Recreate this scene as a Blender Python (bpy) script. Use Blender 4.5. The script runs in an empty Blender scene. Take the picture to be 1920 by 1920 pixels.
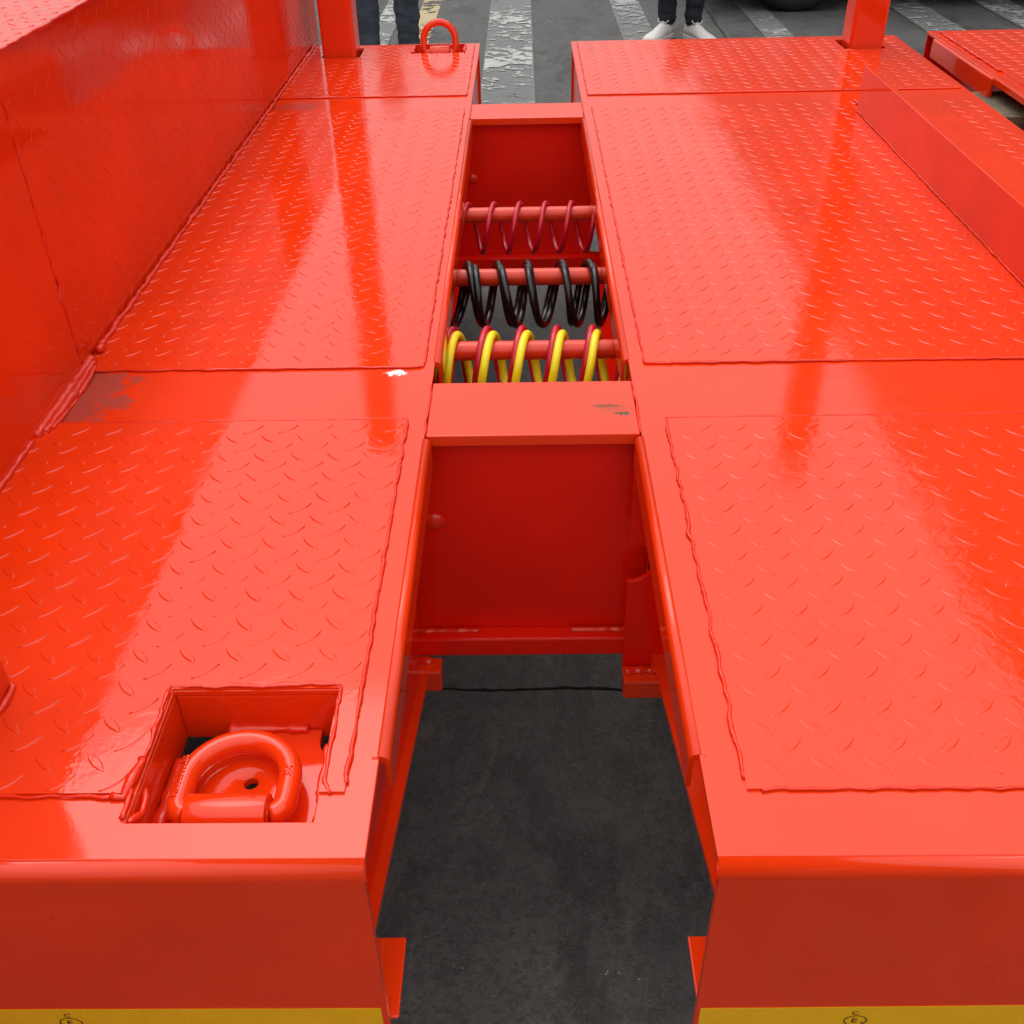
import bpy, bmesh, math, random
from mathutils import Vector, Matrix, noise
from math import sin, cos, pi, radians
random.seed(7)
sc = bpy.context.scene
# ---------------------------------------------------------------- camera
# heights are measured from the top of the trailer deck (z = 0); the yard is at z = GZ
GZ = -0.75
pit, yaw, rol = radians(36.539), radians(-1.1624), radians(-1.3389)
F = Vector((sin(yaw)*cos(pit), cos(yaw)*cos(pit), -sin(pit)))
RI = Vector((cos(yaw), -sin(yaw), 0)); UP = RI.cross(F)
R2 = RI*cos(rol)+UP*sin(rol); U2 = -RI*sin(rol)+UP*cos(rol)
cd = bpy.data.cameras.new('camera'); cam = bpy.data.objects.new('camera', cd)
sc.collection.objects.link(cam); sc.camera = cam
m = Matrix.Identity(4)
for i in range(3):
    m[i][0], m[i][1], m[i][2] = R2[i], U2[i], -F[i]
m[2][3] = 0.69
cam.matrix_world = m
cd.sensor_width = 36; cd.lens = 1906.5/1920*36; cd.clip_start = 0.02; cd.clip_end = 1000
# ---------------------------------------------------------------- sky and sun (overcast)
w = bpy.data.worlds.new('World'); sc.world = w; w.use_nodes = True
nt = w.node_tree; nd, lk = nt.nodes, nt.links
bg = nd['Background']; bg.inputs['Strength'].default_value = 0.15
sky = nd.new('ShaderNodeTexSky'); sky.sky_type = 'NISHITA'; sky.sun_disc = False
SEL, SAZ = radians(62), radians(-25)
sky.sun_elevation = SEL; sky.sun_rotation = SAZ; sky.dust_density = 4; sky.air_density = 1.2; sky.ozone_density = 1
hs = nd.new('ShaderNodeHueSaturation'); hs.inputs['Saturation'].default_value = 0.12
tc = nd.new('ShaderNodeTexCoord'); cn = nd.new('ShaderNodeTexNoise'); cn.inputs['Scale'].default_value = 2.2
cn.inputs['Detail'].default_value = 5
cr = nd.new('ShaderNodeMapRange'); cr.inputs[1].default_value = .3; cr.inputs[2].default_value = .7
cr.inputs[3].default_value = 0.0; cr.inputs[4].default_value = 1.0
ca = nd.new('ShaderNodeMix'); ca.data_type = 'RGBA'
ca.inputs['A'].default_value = (9.0, 9.15, 9.4, 1); ca.inputs['B'].default_value = (10.8, 10.9, 11.0, 1)
mx = nd.new('ShaderNodeMix'); mx.data_type = 'RGBA'; mx.inputs['Factor'].default_value = 0.8
lk.new(tc.outputs['Generated'], cn.inputs['Vector']); lk.new(cn.outputs['Fac'], cr.inputs[0])
lk.new(cr.outputs[0], ca.inputs['Factor'])
lk.new(sky.outputs[0], hs.inputs['Color']); lk.new(hs.outputs[0], mx.inputs['A']); lk.new(ca.outputs['Result'], mx.inputs['B'])
# overcast dome: brighter overhead than at the horizon
sx = nd.new('ShaderNodeSeparateXYZ'); lk.new(tc.outputs['Generated'], sx.inputs[0])
og = nd.new('ShaderNodeMapRange'); og.inputs[1].default_value = 0.0; og.inputs[2].default_value = 1.0; og.inputs[3].default_value = .40; og.inputs[4].default_value = 1.44
pw = nd.new('ShaderNodeMath'); pw.operation = 'POWER'; pw.use_clamp = True; pw.inputs[1].default_value = 1.5
mz = nd.new('ShaderNodeMath'); mz.operation = 'MAXIMUM'; mz.inputs[1].default_value = 0.0
lk.new(sx.outputs['Z'], mz.inputs[0]); lk.new(mz.outputs[0], pw.inputs[0]); lk.new(pw.outputs[0], og.inputs[0])
vm = nd.new('ShaderNodeVectorMath'); vm.operation = 'SCALE'; lk.new(mx.outputs['Result'], vm.inputs[0]); lk.new(og.outputs[0], vm.inputs['Scale'])
lk.new(vm.outputs[0], bg.inputs['Color'])
sl = bpy.data.lights.new('sun', 'SUN'); sl.energy = 0.6; sl.angle = radians(35); sl.color = (1, .97, .92)
so = bpy.data.objects.new('sun', sl); sc.collection.objects.link(so)
sd = Vector((sin(SAZ)*cos(SEL), cos(SAZ)*cos(SEL), sin(SEL)))
so.rotation_euler = sd.to_track_quat('Z', 'Y').to_euler()
so.location = (-2, 3, 6)
sc.view_settings.view_transform = 'Standard'; sc.view_settings.look = 'None'
sc.view_settings.exposure = 0.0; sc.view_settings.gamma = 1.0
sc.cycles.max_bounces = 8; sc.cycles.glossy_bounces = 5

# ---------------------------------------------------------------- materials
class NT:
    def __init__(s, name):
        s.m = bpy.data.materials.new(name); s.m.use_nodes = True
        s.t = s.m.node_tree; s.b = s.t.nodes['Principled BSDF']
        s.tc = s.t.nodes.new('ShaderNodeTexCoord')
    def n(s, typ, **kw):
        x = s.t.nodes.new(typ)
        for k, v in kw.items():
            if k.startswith('i_'):
                key = k[2:].replace('_', ' ')
                x.inputs[int(key) if key.isdigit() else key].default_value = v
            else: setattr(x, k, v)
        return x
    def l(s, a, b): s.t.links.new(a, b)
    def noise(s, scale, detail=4, rough=.55, vec=None, dist=0):
        x = s.n('ShaderNodeTexNoise'); x.inputs['Scale'].default_value = scale
        x.inputs['Detail'].default_value = detail; x.inputs['Roughness'].default_value = rough
        x.inputs['Distortion'].default_value = dist
        s.l(vec or s.tc.outputs['Object'], x.inputs['Vector']); return x.outputs['Fac']
    def rng(s, src, a, b, c=0, d=1):
        x = s.n('ShaderNodeMapRange'); x.inputs[1].default_value = a; x.inputs[2].default_value = b
        x.inputs[3].default_value = c; x.inputs[4].default_value = d; s.l(src, x.inputs[0]); return x.outputs[0]
    def mix(s, f, a, b):
        x = s.n('ShaderNodeMix', data_type='RGBA')
        if isinstance(f, (int, float)): x.inputs['Factor'].default_value = f
        else: s.l(f, x.inputs['Factor'])
        for k, v in (('A', a), ('B', b)):
            if isinstance(v, tuple): x.inputs[k].default_value = v+(1,) if len(v) == 3 else v
            else: s.l(v, x.inputs[k])
        return x.outputs['Result']
    def math(s, op, a, b=0.0, c=None):
        x = s.n('ShaderNodeMath', operation=op)
        for i, v in enumerate((a, b) if c is None else (a, b, c)):
            if isinstance(v, (int, float)): x.inputs[i].default_value = v
            else: s.l(v, x.inputs[i])
        return x.outputs[0]
    def bump(s, h, strength, dist, nrm=None):
        x = s.n('ShaderNodeBump'); x.inputs['Strength'].default_value = strength; x.inputs['Distance'].default_value = dist
        s.l(h, x.inputs['Height'])
        if nrm: s.l(nrm, x.inputs['Normal'])
        return x.outputs['Normal']
    def set(s, **kw):
        for k, v in kw.items():
            key = {'col': 'Base Color', 'rough': 'Roughness', 'metal': 'Metallic', 'nrm': 'Normal', 'ior': 'IOR',
                   'coat': 'Coat Weight', 'crough': 'Coat Roughness', 'sheen': 'Sheen Weight', 'spec': 'Specular IOR Level'}[k]
            if isinstance(v, tuple): s.b.inputs[key].default_value = v+(1,) if len(v) == 3 else v
            elif isinstance(v, (int, float)): s.b.inputs[key].default_value = v
            else: s.l(v, s.b.inputs[key])
        return s.m

def paint(name, base, rough=.08, wav=.0012, stains_and_patches=None, dust=.35, peel=.00003, rip=0):
    s = NT(name)
    n1 = s.noise(6, 3); n2 = s.noise(38, 5, .65)
    dark = tuple(c*.86 for c in base)
    col = s.mix(s.rng(n1, .35, .7), dark, base)
    # sparse dirt specks
    v = s.n('ShaderNodeTexVoronoi'); v.inputs['Scale'].default_value = 55; s.l(s.tc.outputs['Object'], v.inputs['Vector'])
    sp = s.math('MULTIPLY', s.rng(v.outputs['Distance'], .05, .09, 1, 0), s.rng(s.noise(9, 2), .56, .62))
    sp = s.math('MULTIPLY', sp, .75)
    v2 = s.n('ShaderNodeTexVoronoi'); v2.inputs['Scale'].default_value = 130; s.l(s.tc.outputs['Object'], v2.inputs['Vector'])
    s2 = s.math('MULTIPLY', s.rng(v2.outputs['Distance'], .07, .13, .6, 0), s.rng(s.noise(7, 3), .50, .60))
    sc2 = s.n('ShaderNodeMapping'); sc2.inputs['Scale'].default_value = (1, 5, 1); sc2.inputs['Rotation'].default_value = (0, 0, .5); s.l(s.tc.outputs['Object'], sc2.inputs['Vector'])
    s3 = s.math('MULTIPLY', s.rng(s.noise(38, 6, .8, sc2.outputs[0], .5), .64, .72), s.rng(s.noise(5, 2), .52, .6, 0, .4))
    sp = s.math('MAXIMUM', sp, s.math('MAXIMUM', s2, s3))
    col = s.mix(sp, col, (.30, .03, .015))
    rg = s.math('ADD', s.rng(n2, .3, .75, rough*.7, rough*1.5), s.rng(s.noise(3.2, 4, .6), .52, .8, 0, dust*.10))
    # faint greyish film of dust
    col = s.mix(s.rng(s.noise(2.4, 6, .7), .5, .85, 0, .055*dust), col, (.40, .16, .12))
    if stains_and_patches:
        for st in stains_and_patches:
            sep = s.n('ShaderNodeVectorMath', operation='SUBTRACT'); s.l(s.tc.outputs['Object'], sep.inputs[0])
            sep.inputs[1].default_value = st['p']
            sv = s.n('ShaderNodeVectorMath', operation='DIVIDE'); s.l(sep.outputs[0], sv.inputs[0]); sv.inputs[1].default_value = st['s']
            ln = s.n('ShaderNodeVectorMath', operation='LENGTH'); s.l(sv.outputs[0], ln.inputs[0])
            d = s.math('ADD', ln.outputs['Value'], s.rng(s.noise(st.get('n', 60), 5, .7), 0, 1, -st.get('a', .6), st.get('a', .6)))
            mk = s.math('MULTIPLY', s.rng(d, .85, 1.05, 1, 0), st.get('o', 1))
            col = s.mix(mk, col, st['c'])
            rg = s.math('ADD', rg, s.math('MULTIPLY', mk, .4))
    b = s.bump(s.noise(2.6, 2, .4), .5, wav*2.2)
    b = s.bump(s.noise(24, 2, .5), .5, wav*.07, b)
    if rip: b = s.bump(s.noise(46, 2, .5, None, .6), .6, rip, b)
    rg = s.math('ADD', rg, s.rng(s.noise(7, 6, .7, None, .8), .48, .70, 0, .07))
    rg = s.math('ADD', rg, s.rng(s.noise(120, 3, .7), .60, .72, 0, .05))
    b = s.bump(s.noise(260, 2, .5), .35, peel*3, b)
    return s.set(col=col, rough=rg, nrm=b, ior=1.5, coat=0.0)

RED = (.90, .044, .0035)
M = {}
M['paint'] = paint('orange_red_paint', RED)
M['paint_deck'] = paint('orange_red_deck_paint', RED, stains_and_patches=[])
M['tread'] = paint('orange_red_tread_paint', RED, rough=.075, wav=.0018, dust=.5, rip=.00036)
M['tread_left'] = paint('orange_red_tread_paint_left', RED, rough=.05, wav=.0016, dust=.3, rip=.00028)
M['paint_in'] = paint('orange_red_inner_paint', (.93, .012, .001), rough=.16, dust=0); M['paint_in'].node_tree.nodes['Principled BSDF'].inputs['IOR'].default_value = 1.38
M['weld'] = paint('painted_weld', (.86, .028, .004), rough=.13, wav=.001, peel=.0004)
M['rod'] = paint('red_rod_paint', (.78, .045, .012), rough=.22, dust=.3)

def simple(name, col, rough=.5, var=.15, scale=20, bump=0, metal=0, coat=0):
    s = NT(name); c2 = tuple(c*(1-var*2) for c in col)
    c = s.mix(s.rng(s.noise(scale, 5, .6), .3, .7), c2, col)
    kw = dict(col=c, rough=s.rng(s.noise(scale*2, 4), .3, .7, rough*.8, min(1, rough*1.2)), metal=metal, coat=coat)
    if bump: kw['nrm'] = s.bump(s.noise(scale*4, 5, .6), .6, bump)
    return s.set(**kw)
M['yellow_hose'] = simple('yellow_hose', (.95, .78, .012), .28, .06)
M['crimson_hose'] = simple('crimson_hose', (.55, .006, .022), .22, .08)
M['black_hose'] = simple('black_hose', (.006, .006, .007), .2, .1)
M['white_paint'] = simple('bare_white_filler', (.8, .78, .76), .6)
M['wood'] = simple('weathered_wood', (.22, .17, .11), .8, .3, 30, .002)
M['rubber'] = simple('tyre_rubber', (.018, .018, .019), .75, .2, 30, .001)
M['chrome'] = simple('grey_alloy', (.35, .36, .37), .3, .1, 10, 0, .8)
M['car_paint'] = simple('black_car_paint', (.012, .013, .015), .12, .1, 4, 0, 0, 1.0)
M['glass'] = simple('dark_glass', (.01, .012, .014), .05, .05)
M['lamp'] = simple('lamp_glass', (.5, .5, .5), .1, .1)
M['skin'] = simple('skin', (.55, .33, .23), .5, .08)
M['hair'] = simple('black_hair', (.01, .009, .008), .5, .1, 60, .002)
M['jeans'] = simple('faded_blue_jeans', (.085, .105, .135), .85, .3, 9, .008)
M['jeans_dark'] = simple('dark_blue_jeans', (.015, .019, .028), .85, .2, 14, .006)
M['shoe'] = simple('white_leather', (.74, .71, .66), .5, .08, 40, .0015)
M['sole'] = simple('white_rubber_sole', (.66, .62, .55), .65, .1, 40)
M['lace'] = simple('white_lace', (.82, .81, .78), .8, .1, 200, .0005)
M['shirt'] = simple('grey_work_jacket', (.16, .17, .19), .8, .15, 12, .004)
M['shirt2'] = simple('navy_polo_shirt', (.03, .04, .08), .8, .15, 12, .004)
M['facade'] = simple('grey_facade_sheet', (.12, .12, .125), .65, .06, 1.2, .004)
M['container'] = simple('orange_red_container_paint', (.90, .07, .01), .5, .08, 3)
M['ink'] = simple('black_ink', (.05, .02, .005), .5, .1)
M['dark'] = simple('dark_steel', (.02, .015, .014), .7)

def tape_mat():
    s = NT('yellow_reflective_tape')
    wv = s.n('ShaderNodeTexVoronoi'); wv.inputs['Scale'].default_value = 330; s.l(s.tc.outputs['Object'], wv.inputs['Vector'])
    col = s.mix(s.rng(wv.outputs['Distance'], 0, .7), (.98, .50, .0), (.86, .41, .0))
    col = s.mix(s.rng(s.noise(30, 4), .3, .7), col, (.95, .47, .0))
    return s.set(col=col, rough=.35, nrm=s.bump(wv.outputs['Distance'], .4, .0006))
M['tape'] = tape_mat()

def ground_mat():
    s = NT('worn_concrete'); o = s.tc.outputs['Object']
    mp = s.n('ShaderNodeMapping'); mp.inputs['Scale'].default_value = (1.0, .45, 1); s.l(o, mp.inputs['Vector'])
    a = s.noise(2.2, 8, .68, mp.outputs[0]); b = s.noise(14, 6, .7); c = s.noise(90, 4, .7)
    col = s.mix(s.rng(a, .3, .72), (.043, .040, .038), (.108, .104, .097))
    col = s.mix(s.rng(b, .35, .75, 0, .55), col, (.135, .13, .12))
    col = s.mix(s.rng(s.noise(5.5, 9, .75, mp.outputs[0], .6), .50, .60, 0, .75), col, (.038, .036, .034))
    col = s.mix(s.rng(s.noise(8, 9, .8, mp.outputs[0], .9), .56, .66, 0, .5), col, (.19, .18, .165))
    col = s.mix(s.rng(c, .50, .62, 0, .6), col, (.035, .033, .031))
    col = s.mix(s.rng(s.noise(210, 3, .7), .58, .68, 0, .45), col, (.2, .19, .17))
    # darker damp patches
    col = s.mix(s.rng(s.noise(1.3, 5, .6, None, .4), .52, .62, 0, .5), col, (.07, .068, .066))
    # tiny pale grit
    v = s.n('ShaderNodeTexVoronoi'); v.inputs['Scale'].default_value = 60; s.l(o, v.inputs['Vector'])
    g = s.math('MULTIPLY', s.rng(v.outputs['Distance'], .06, .1, 1, 0), s.rng(s.noise(12, 2), .6, .65))
    col = s.mix(g, col, (.4, .38, .34))
    h = s.math('ADD', s.rng(b, 0, 1, 0, .6), s.rng(c, 0, 1, 0, .4))
    return s.set(col=col, rough=s.rng(a, .3, .7, .62, .85), nrm=s.bump(h, .8, .012))
M['ground'] = ground_mat()

def mark_mat(name, c1, c2, thr):
    s = NT(name); o = s.tc.outputs['Object']
    mp = s.n('ShaderNodeMapping'); mp.inputs['Scale'].default_value = (.8, 1.0, 1); s.l(o, mp.inputs['Vector'])
    n = s.math('ADD', s.math('MULTIPLY', s.noise(16, 8, .72, mp.outputs[0], .5), .75), s.math('MULTIPLY', s.noise(2.1, 3, .6), .45))
    mask = s.rng(n, thr, thr+.035, 0, 1)
    s.set(col=s.mix(s.rng(s.noise(30, 5), .3, .7), c1, c2), rough=.7)
    tr = s.n('ShaderNodeBsdfTransparent'); ms = s.n('ShaderNodeMixShader')
    s.l(mask, ms.inputs[0]); s.l(tr.outputs[0], ms.inputs[1]); s.l(s.b.outputs[0], ms.inputs[2])
    s.l(ms.outputs[0], s.t.nodes['Material Output'].inputs['Surface']); return s.m
M['mark_white'] = mark_mat('worn_white_marking', (.38, .38, .36), (.5, .5, .48), .615)
M['mark_white2'] = mark_mat('worn_white_marking_dense', (.27, .27, .26), (.38, .38, .36), .60)
M['mark_grey'] = mark_mat('greyed_marking_ghost', (.14, .14, .133), (.17, .17, .16), .42)
M['mark_yellow'] = mark_mat('worn_yellow_marking', (.42, .33, .17), (.5, .40, .22), .54)

# ---------------------------------------------------------------- helpers
def tag(o, label=None, cat=None, group=None, kind=None):
    if label: o['label'] = label
    if cat: o['category'] = cat
    if group: o['group'] = group
    if kind: o['kind'] = kind
    return o
def thing(name, loc, label, cat, group=None):
    o = bpy.data.objects.new(name, None); sc.collection.objects.link(o); o.location = loc
    o.empty_display_size = .1
    return tag(o, label, cat, group)
def origin(p):
    v = Vector((0, 0, 0))
    while p: v += Vector(p.location); p = p.parent
    return v
def link(name, bm, mat, parent=None, bev=0, smooth=False, recalc=True):
    if recalc: bmesh.ops.recalc_face_normals(bm, faces=bm.faces[:])
    off = origin(parent)
    for v in bm.verts: v.co -= off
    me = bpy.data.meshes.new(name); bm.to_mesh(me); bm.free()
    me.materials.append(M[mat] if isinstance(mat, str) else mat)
    if smooth: me.polygons.foreach_set('use_smooth', [True]*len(me.polygons))
    o = bpy.data.objects.new(name, me); sc.collection.objects.link(o)
    if parent: o.parent = parent
    if bev:
        b = o.modifiers.new('bevel', 'BEVEL'); b.width = bev; b.segments = 2; b.limit_method = 'ANGLE'; b.angle_limit = radians(40)
        b.harden_normals = False
    return o
def box(bm, x0, x1, y0, y1, z0, z1):
    vs = [bm.verts.new((x, y, z)) for x in (x0, x1) for y in (y0, y1) for z in (z0, z1)]
    for f in ((0, 1, 3, 2), (4, 6, 7, 5), (0, 4, 5, 1), (2, 3, 7, 6), (0, 2, 6, 4), (1, 5, 7, 3)):
        bm.faces.new([vs[i] for i in f])
    return vs
def bx(name, mat, parent, *a, bev=.0015):
    bm = bmesh.new(); box(bm, *a); return link(name, bm, mat, parent, bev)
def poly(bm, loops, d, ax=None):
    """flat plate: loops of 3D points on one plane (first is the outline, rest are holes), thickened by vector d"""
    edges = []; allv = []
    for lp in loops:
        vs = [bm.verts.new(p) for p in lp]; allv += vs
        for i in range(len(vs)): edges.append(bm.edges.new((vs[i], vs[(i+1) % len(vs)])))
    r = bmesh.ops.triangle_fill(bm, edges=edges, use_beauty=True)
    fs = [g for g in r['geom'] if isinstance(g, bmesh.types.BMFace)]
    e = bmesh.ops.extrude_face_region(bm, geom=fs)
    nv = [g for g in e['geom'] if isinstance(g, bmesh.types.BMVert)]
    bmesh.ops.translate(bm, verts=nv, vec=Vector(d))
def plate(name, mat, parent, loops, d, bev=.0012):
    bm = bmesh.new(); poly(bm, loops, d); return link(name, bm, mat, parent, bev)
def rect(x0, x1, y0, y1, z): return [(x0, y0, z), (x1, y0, z), (x1, y1, z), (x0, y1, z)]
def tube(bm, pts, r, n=12, caps=True, flat=None):
    """swept tube; r number or list"""
    pts = [Vector(p) for p in pts]; N = len(pts)
    t0 = (pts[1]-pts[0]).normalized(); a = Vector((0, 0, 1)) if abs(t0.z) < .9 else Vector((1, 0, 0))
    u = (a - t0*a.dot(t0)).normalized(); rings = []
    for i, p in enumerate(pts):
        t = (pts[min(i+1, N-1)]-pts[max(i-1, 0)]).normalized()
        u = (u - t*u.dot(t)).normalized(); v = t.cross(u)
        ri = r[i] if isinstance(r, (list, tuple)) else r
        fl = flat if flat else 1
        rings.append([bm.verts.new(p + u*(ri*cos(2*pi*k/n)*fl) + v*(ri*sin(2*pi*k/n))) for k in range(n)])
    for i in range(N-1):
        for k in range(n):
            bm.faces.new((rings[i][k], rings[i][(k+1) % n], rings[i+1][(k+1) % n], rings[i+1][k]))
    if caps: bm.faces.new(rings[0][::-1]); bm.faces.new(rings[-1])
def weld(parent, path, r=.003, seed=0, wob=.0012, flat=.75, lump=.35, mat='weld', step=.004, up=(0, 0, 1)):
    """hand-laid weld bead along a polyline: ripples, wander, stops and starts"""
    bm = bmesh.new(); rnd = random.Random(seed); pts = [Vector(p) for p in path]; upv = Vector(up)
    P = []; R = []; s = rnd.random()*50
    for a, b in zip(pts, pts[1:]):
        L = (b-a).length; n = max(2, int(L/step)); d = (b-a).normalized(); side = d.cross(upv).normalized()
        for i in range(n):
            q = a + d*(L*i/n); s += L/n
            wv = wob*(noise.noise(Vector((s*45, seed*3.1, 0)))*2.2 + noise.noise(Vector((s*170, seed, 5)))*.8)
            P.append(q + side*wv)
            R.append(r*(1+lump*1.5*noise.noise(Vector((s*11, seed*1.7, 8)))+lump*noise.noise(Vector((s*60, 1+seed, 2)))*1.6 + .18*sin(s*1500) + (lump*1.4 if rnd.random() < .015 else 0)))
    tube(bm, P, [max(.0004, x) for x in R], 8, True, flat)
    return link('weld_bead', bm, mat, parent, 0, True)

def lug(bm, c, ang, ax, ay, nz, L=.0310, W=.0088, H=.0009):
    """one raised lens-shaped bar of tread plate; ax, ay, nz: plate axes"""
    u = ax*cos(ang)+ay*sin(ang); v = -ax*sin(ang)+ay*cos(ang); n = 5
    out = []; inn = []
    for sgn in (1, -1):
        for i in range(n):
            t = -1+2*i/n if sgn == 1 else 1-2*i/n
            wv = (1-t*t)*W/2*sgn
            out.append(bm.verts.new(c+u*(t*L/2)+v*wv-nz*.0002))
            inn.append(bm.verts.new(c+u*(t*L/2*.93)+v*(wv*.66)+nz*H))
    k = len(out)
    for i in range(k):
        f = bm.faces.new((out[i], out[(i+1) % k], inn[(i+1) % k], inn[i])); f.smooth = True
    f = bm.faces.new(inn); f.smooth = False
def tread_plate(parent, mat, O, ax, ay, u0, u1, v0, v1, au, av, holes=(), flip=False, thick=.0026, label=None, skew=0.0):
    """sheet with raised lugs on the plane O + u*ax + v*ay; lattice anchored at (au, av)"""
    ax, ay, O = Vector(ax), Vector(ay), Vector(O); nz = ax.cross(ay).normalized()
    if flip: nz = -nz
    bm = bmesh.new()
    loops = [[O+ax*a+ay*b for a, b in lp] for lp in ([[(u0, v0), (u1, v0), (u1, v1), (u0, v1)]] + [h for h in holes])]
    poly(bm, loops, nz*thick)
    bmesh.ops.recalc_face_normals(bm, faces=bm.faces[:])
    PU, PV = .0453, .0431; mrg = .006
    base = O + nz*thick
    def inside(u, v):
        if not (u0+mrg < u < u1-mrg and v0+mrg < v < v1-mrg): return False
        for h in holes:
            us = [q[0] for q in h]; vs = [q[1] for q in h]
            if min(us)-.008 < u < max(us)+.008 and min(vs)-.008 < v < max(vs)+.008: return False
        return True
    i0, i1 = int((u0-au)/PU)-2, int((u1-au)/PU)+2; j0, j1 = int((v0-av)/PV)-2, int((v1-av)/PV)+2
    for i in range(i0, i1+1):
        for j in range(j0, j1+1):
            for k in (0, 1):
                u = au+(i+.5*k)*PU + skew*(j); v = av+(j+.5*k)*PV
                e = inside(u, v)
                if e:
                    h = .00085*(.75+.45*random.random())
                    # edge lugs are cut short by the sheet edge
                    d = min(u-u0, u1-u, v-v0, v1-v)
                    L = .0305 if d > .0115 else .0305*max(.35, d/.0115)
                    lug(bm, base+ax*u+ay*v, radians(-44 if k == 0 else 42)+random.uniform(-.03, .03), ax, ay, nz, L=L, H=h)
    o = link('tread_plate', bm, mat, parent, 0, False, recalc=False)
    if label: o['label'] = label
    return o

# ================================================================ SETTING
def ground():
    bm = bmesh.new()
    x0, x1, y0, y1 = -120, 120, -60, 300
    # slab joints as real grooves: slabs are sheets, grooves sit 12 mm lower
    ys = [y0, 1.368, 1.376, y1]
    def sheet(a, b, c, d, z): 
        v = [bm.verts.new(p) for p in ((a, c, z), (b, c, z), (b, d, z), (a, d, z))]; bm.faces.new(v)
    N = 400
    # ragged joint across the gap
    xs = [-2.2+4.4*i/N for i in range(N+1)]
    lo = [1.366-.018*x+.006*noise.noise(Vector((x*6, 0, 0)))+.003*noise.noise(Vector((x*60, 3, 0)))+.0015*noise.noise(Vector((x*190, 3, 0))) for x in xs]
    hi = [a+.006+.010*abs(noise.noise(Vector((x*40, 9, 0)))) for a, x in zip(lo, xs)]
    lo_e = [lo[0]]; 
    vl = [bm.verts.new((x, y, GZ)) for x, y in zip(xs, lo)]; vh = [bm.verts.new((x, y, GZ)) for x, y in zip(xs, hi)]
    dl = [bm.verts.new((x, y, GZ-.02)) for x, y in zip(xs, lo)]; dh = [bm.verts.new((x, y, GZ-.02)) for x, y in zip(xs, hi)]
    b0 = [bm.verts.new((x, 0.0, GZ)) for x in xs]; t0 = [bm.verts.new((x, 2.6, GZ)) for x in xs]
    for i in range(N):
        bm.faces.new((b0[i], b0[i+1], vl[i+1], vl[i])); bm.faces.new((vl[i], vl[i+1], dl[i+1], dl[i]))
        bm.faces.new((dl[i], dl[i+1], dh[i+1], dh[i])); bm.faces.new((dh[i], dh[i+1], vh[i+1], vh[i]))
        bm.faces.new((vh[i], vh[i+1], t0[i+1], t0[i]))
    sheet(x0, x1, y0, 0, GZ); sheet(x0, -2.2, 0, 2.6, GZ); sheet(2.2, x1, 0, 2.6, GZ); sheet(x0, x1, 2.6, y1, GZ)
    o = link('ground', bm, 'ground'); tag(o, kind='structure')
ground()
def marking(x0, x1, y0, y1, mat, k=1, name='road_marking'):
    bm = bmesh.new(); z = GZ+.004*k
    v = [bm.verts.new(p) for p in ((x0, y0, z), (x1, y0, z), (x1, y1, z), (x0, y1, z))]; bm.faces.new(v)
    tag(link(name, bm, mat), kind='structure')
for x0, x1, mt in ((-.235, .06, 'mark_white'), (.63, .84, 'mark_white2'), (1.52, 1.70, 'mark_white2'), (2.55, 2.80, 'mark_white2'),
                   (3.17, 3.42, 'mark_white2'), (-1.0, -.855, 'mark_white')):
    marking(x0, x1, 3.6, 30, 'mark_grey', 1); marking(x0+.006, x1-.006, 3.6, 30, mt, 2)
marking(-.735, -.60, 6.6, 30, 'mark_yellow', 1)
def crack():
    bm = bmesh.new(); L = []; y = 3.6; rnd = random.Random(4)
    while y < 14:
        x = 1.28+.02*noise.noise(Vector((y*2, 0, 1)))+.008*noise.noise(Vector((y*14, 0, 1))); ww = .004+.006*abs(noise.noise(Vector((y*5, 4, 1))))
        L.append((bm.verts.new((x-ww, y, GZ+.003)), bm.verts.new((x+ww, y, GZ+.003)))); y += .06
    for a, b in zip(L, L[1:]): bm.faces.new((a[0], a[1], b[1], b[0]))
    tag(link('pavement_crack', bm, 'dark'), kind='structure')
crack()

# ================================================================ TRAILER
T = thing('flatbed_trailer', (0, 1.9, GZ), 'orange red steel trailer with tread plate decks either side of an open centre gap', 'trailer')
XL, XR = -.131, .144          # inner edges of the two decks
YF = .465                      # rear face
WX = -.632                     # raised side wall
RB = .0125                      # bend radius at the rear edge
POCK = (-.331, -.178, .512, .657); PK2 = (-.322, -.176, 3.183, 3.287)
LP = (-.586, -.474, 3.146, 3.262); RP = (.921, 1.040, 3.138, 3.258)
# --- base decks, laid as one bent sheet: top, bend, rear face
def deck_sheet(x0, x1, holes, mat):
    z = 0; t = .006
    bm = bmesh.new()
    poly(bm, [rect(x0, x1, YF+RB, 3.315, -t)]+[rect(h[0], h[1], h[2], h[3], -t) for h in holes], (0, 0, t))
    return link('deck_plate', bm, mat, T, .001)
stains_and_patches = [dict(p=(-.63, 1.205-1.9, 0.75), s=(.085, .085, .2), c=(.11, .065, .055), n=46, a=1.5, o=.55),  # darker brownish patches on the bare deck strips beside the side wall
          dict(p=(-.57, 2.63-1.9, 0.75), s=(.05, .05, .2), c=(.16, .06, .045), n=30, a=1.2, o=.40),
          dict(p=(-.183, 1.262-1.9, 0.75), s=(.013, .008, .2), c=(.85, .84, .82), n=170, a=2.2)]
M['paint_deck'] = paint('orange_red_deck_paint', RED, rough=.075, stains_and_patches=stains_and_patches)
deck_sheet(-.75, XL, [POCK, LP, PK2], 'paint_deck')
deck_sheet(XR, 1.116, [RP], 'paint_deck')
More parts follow.
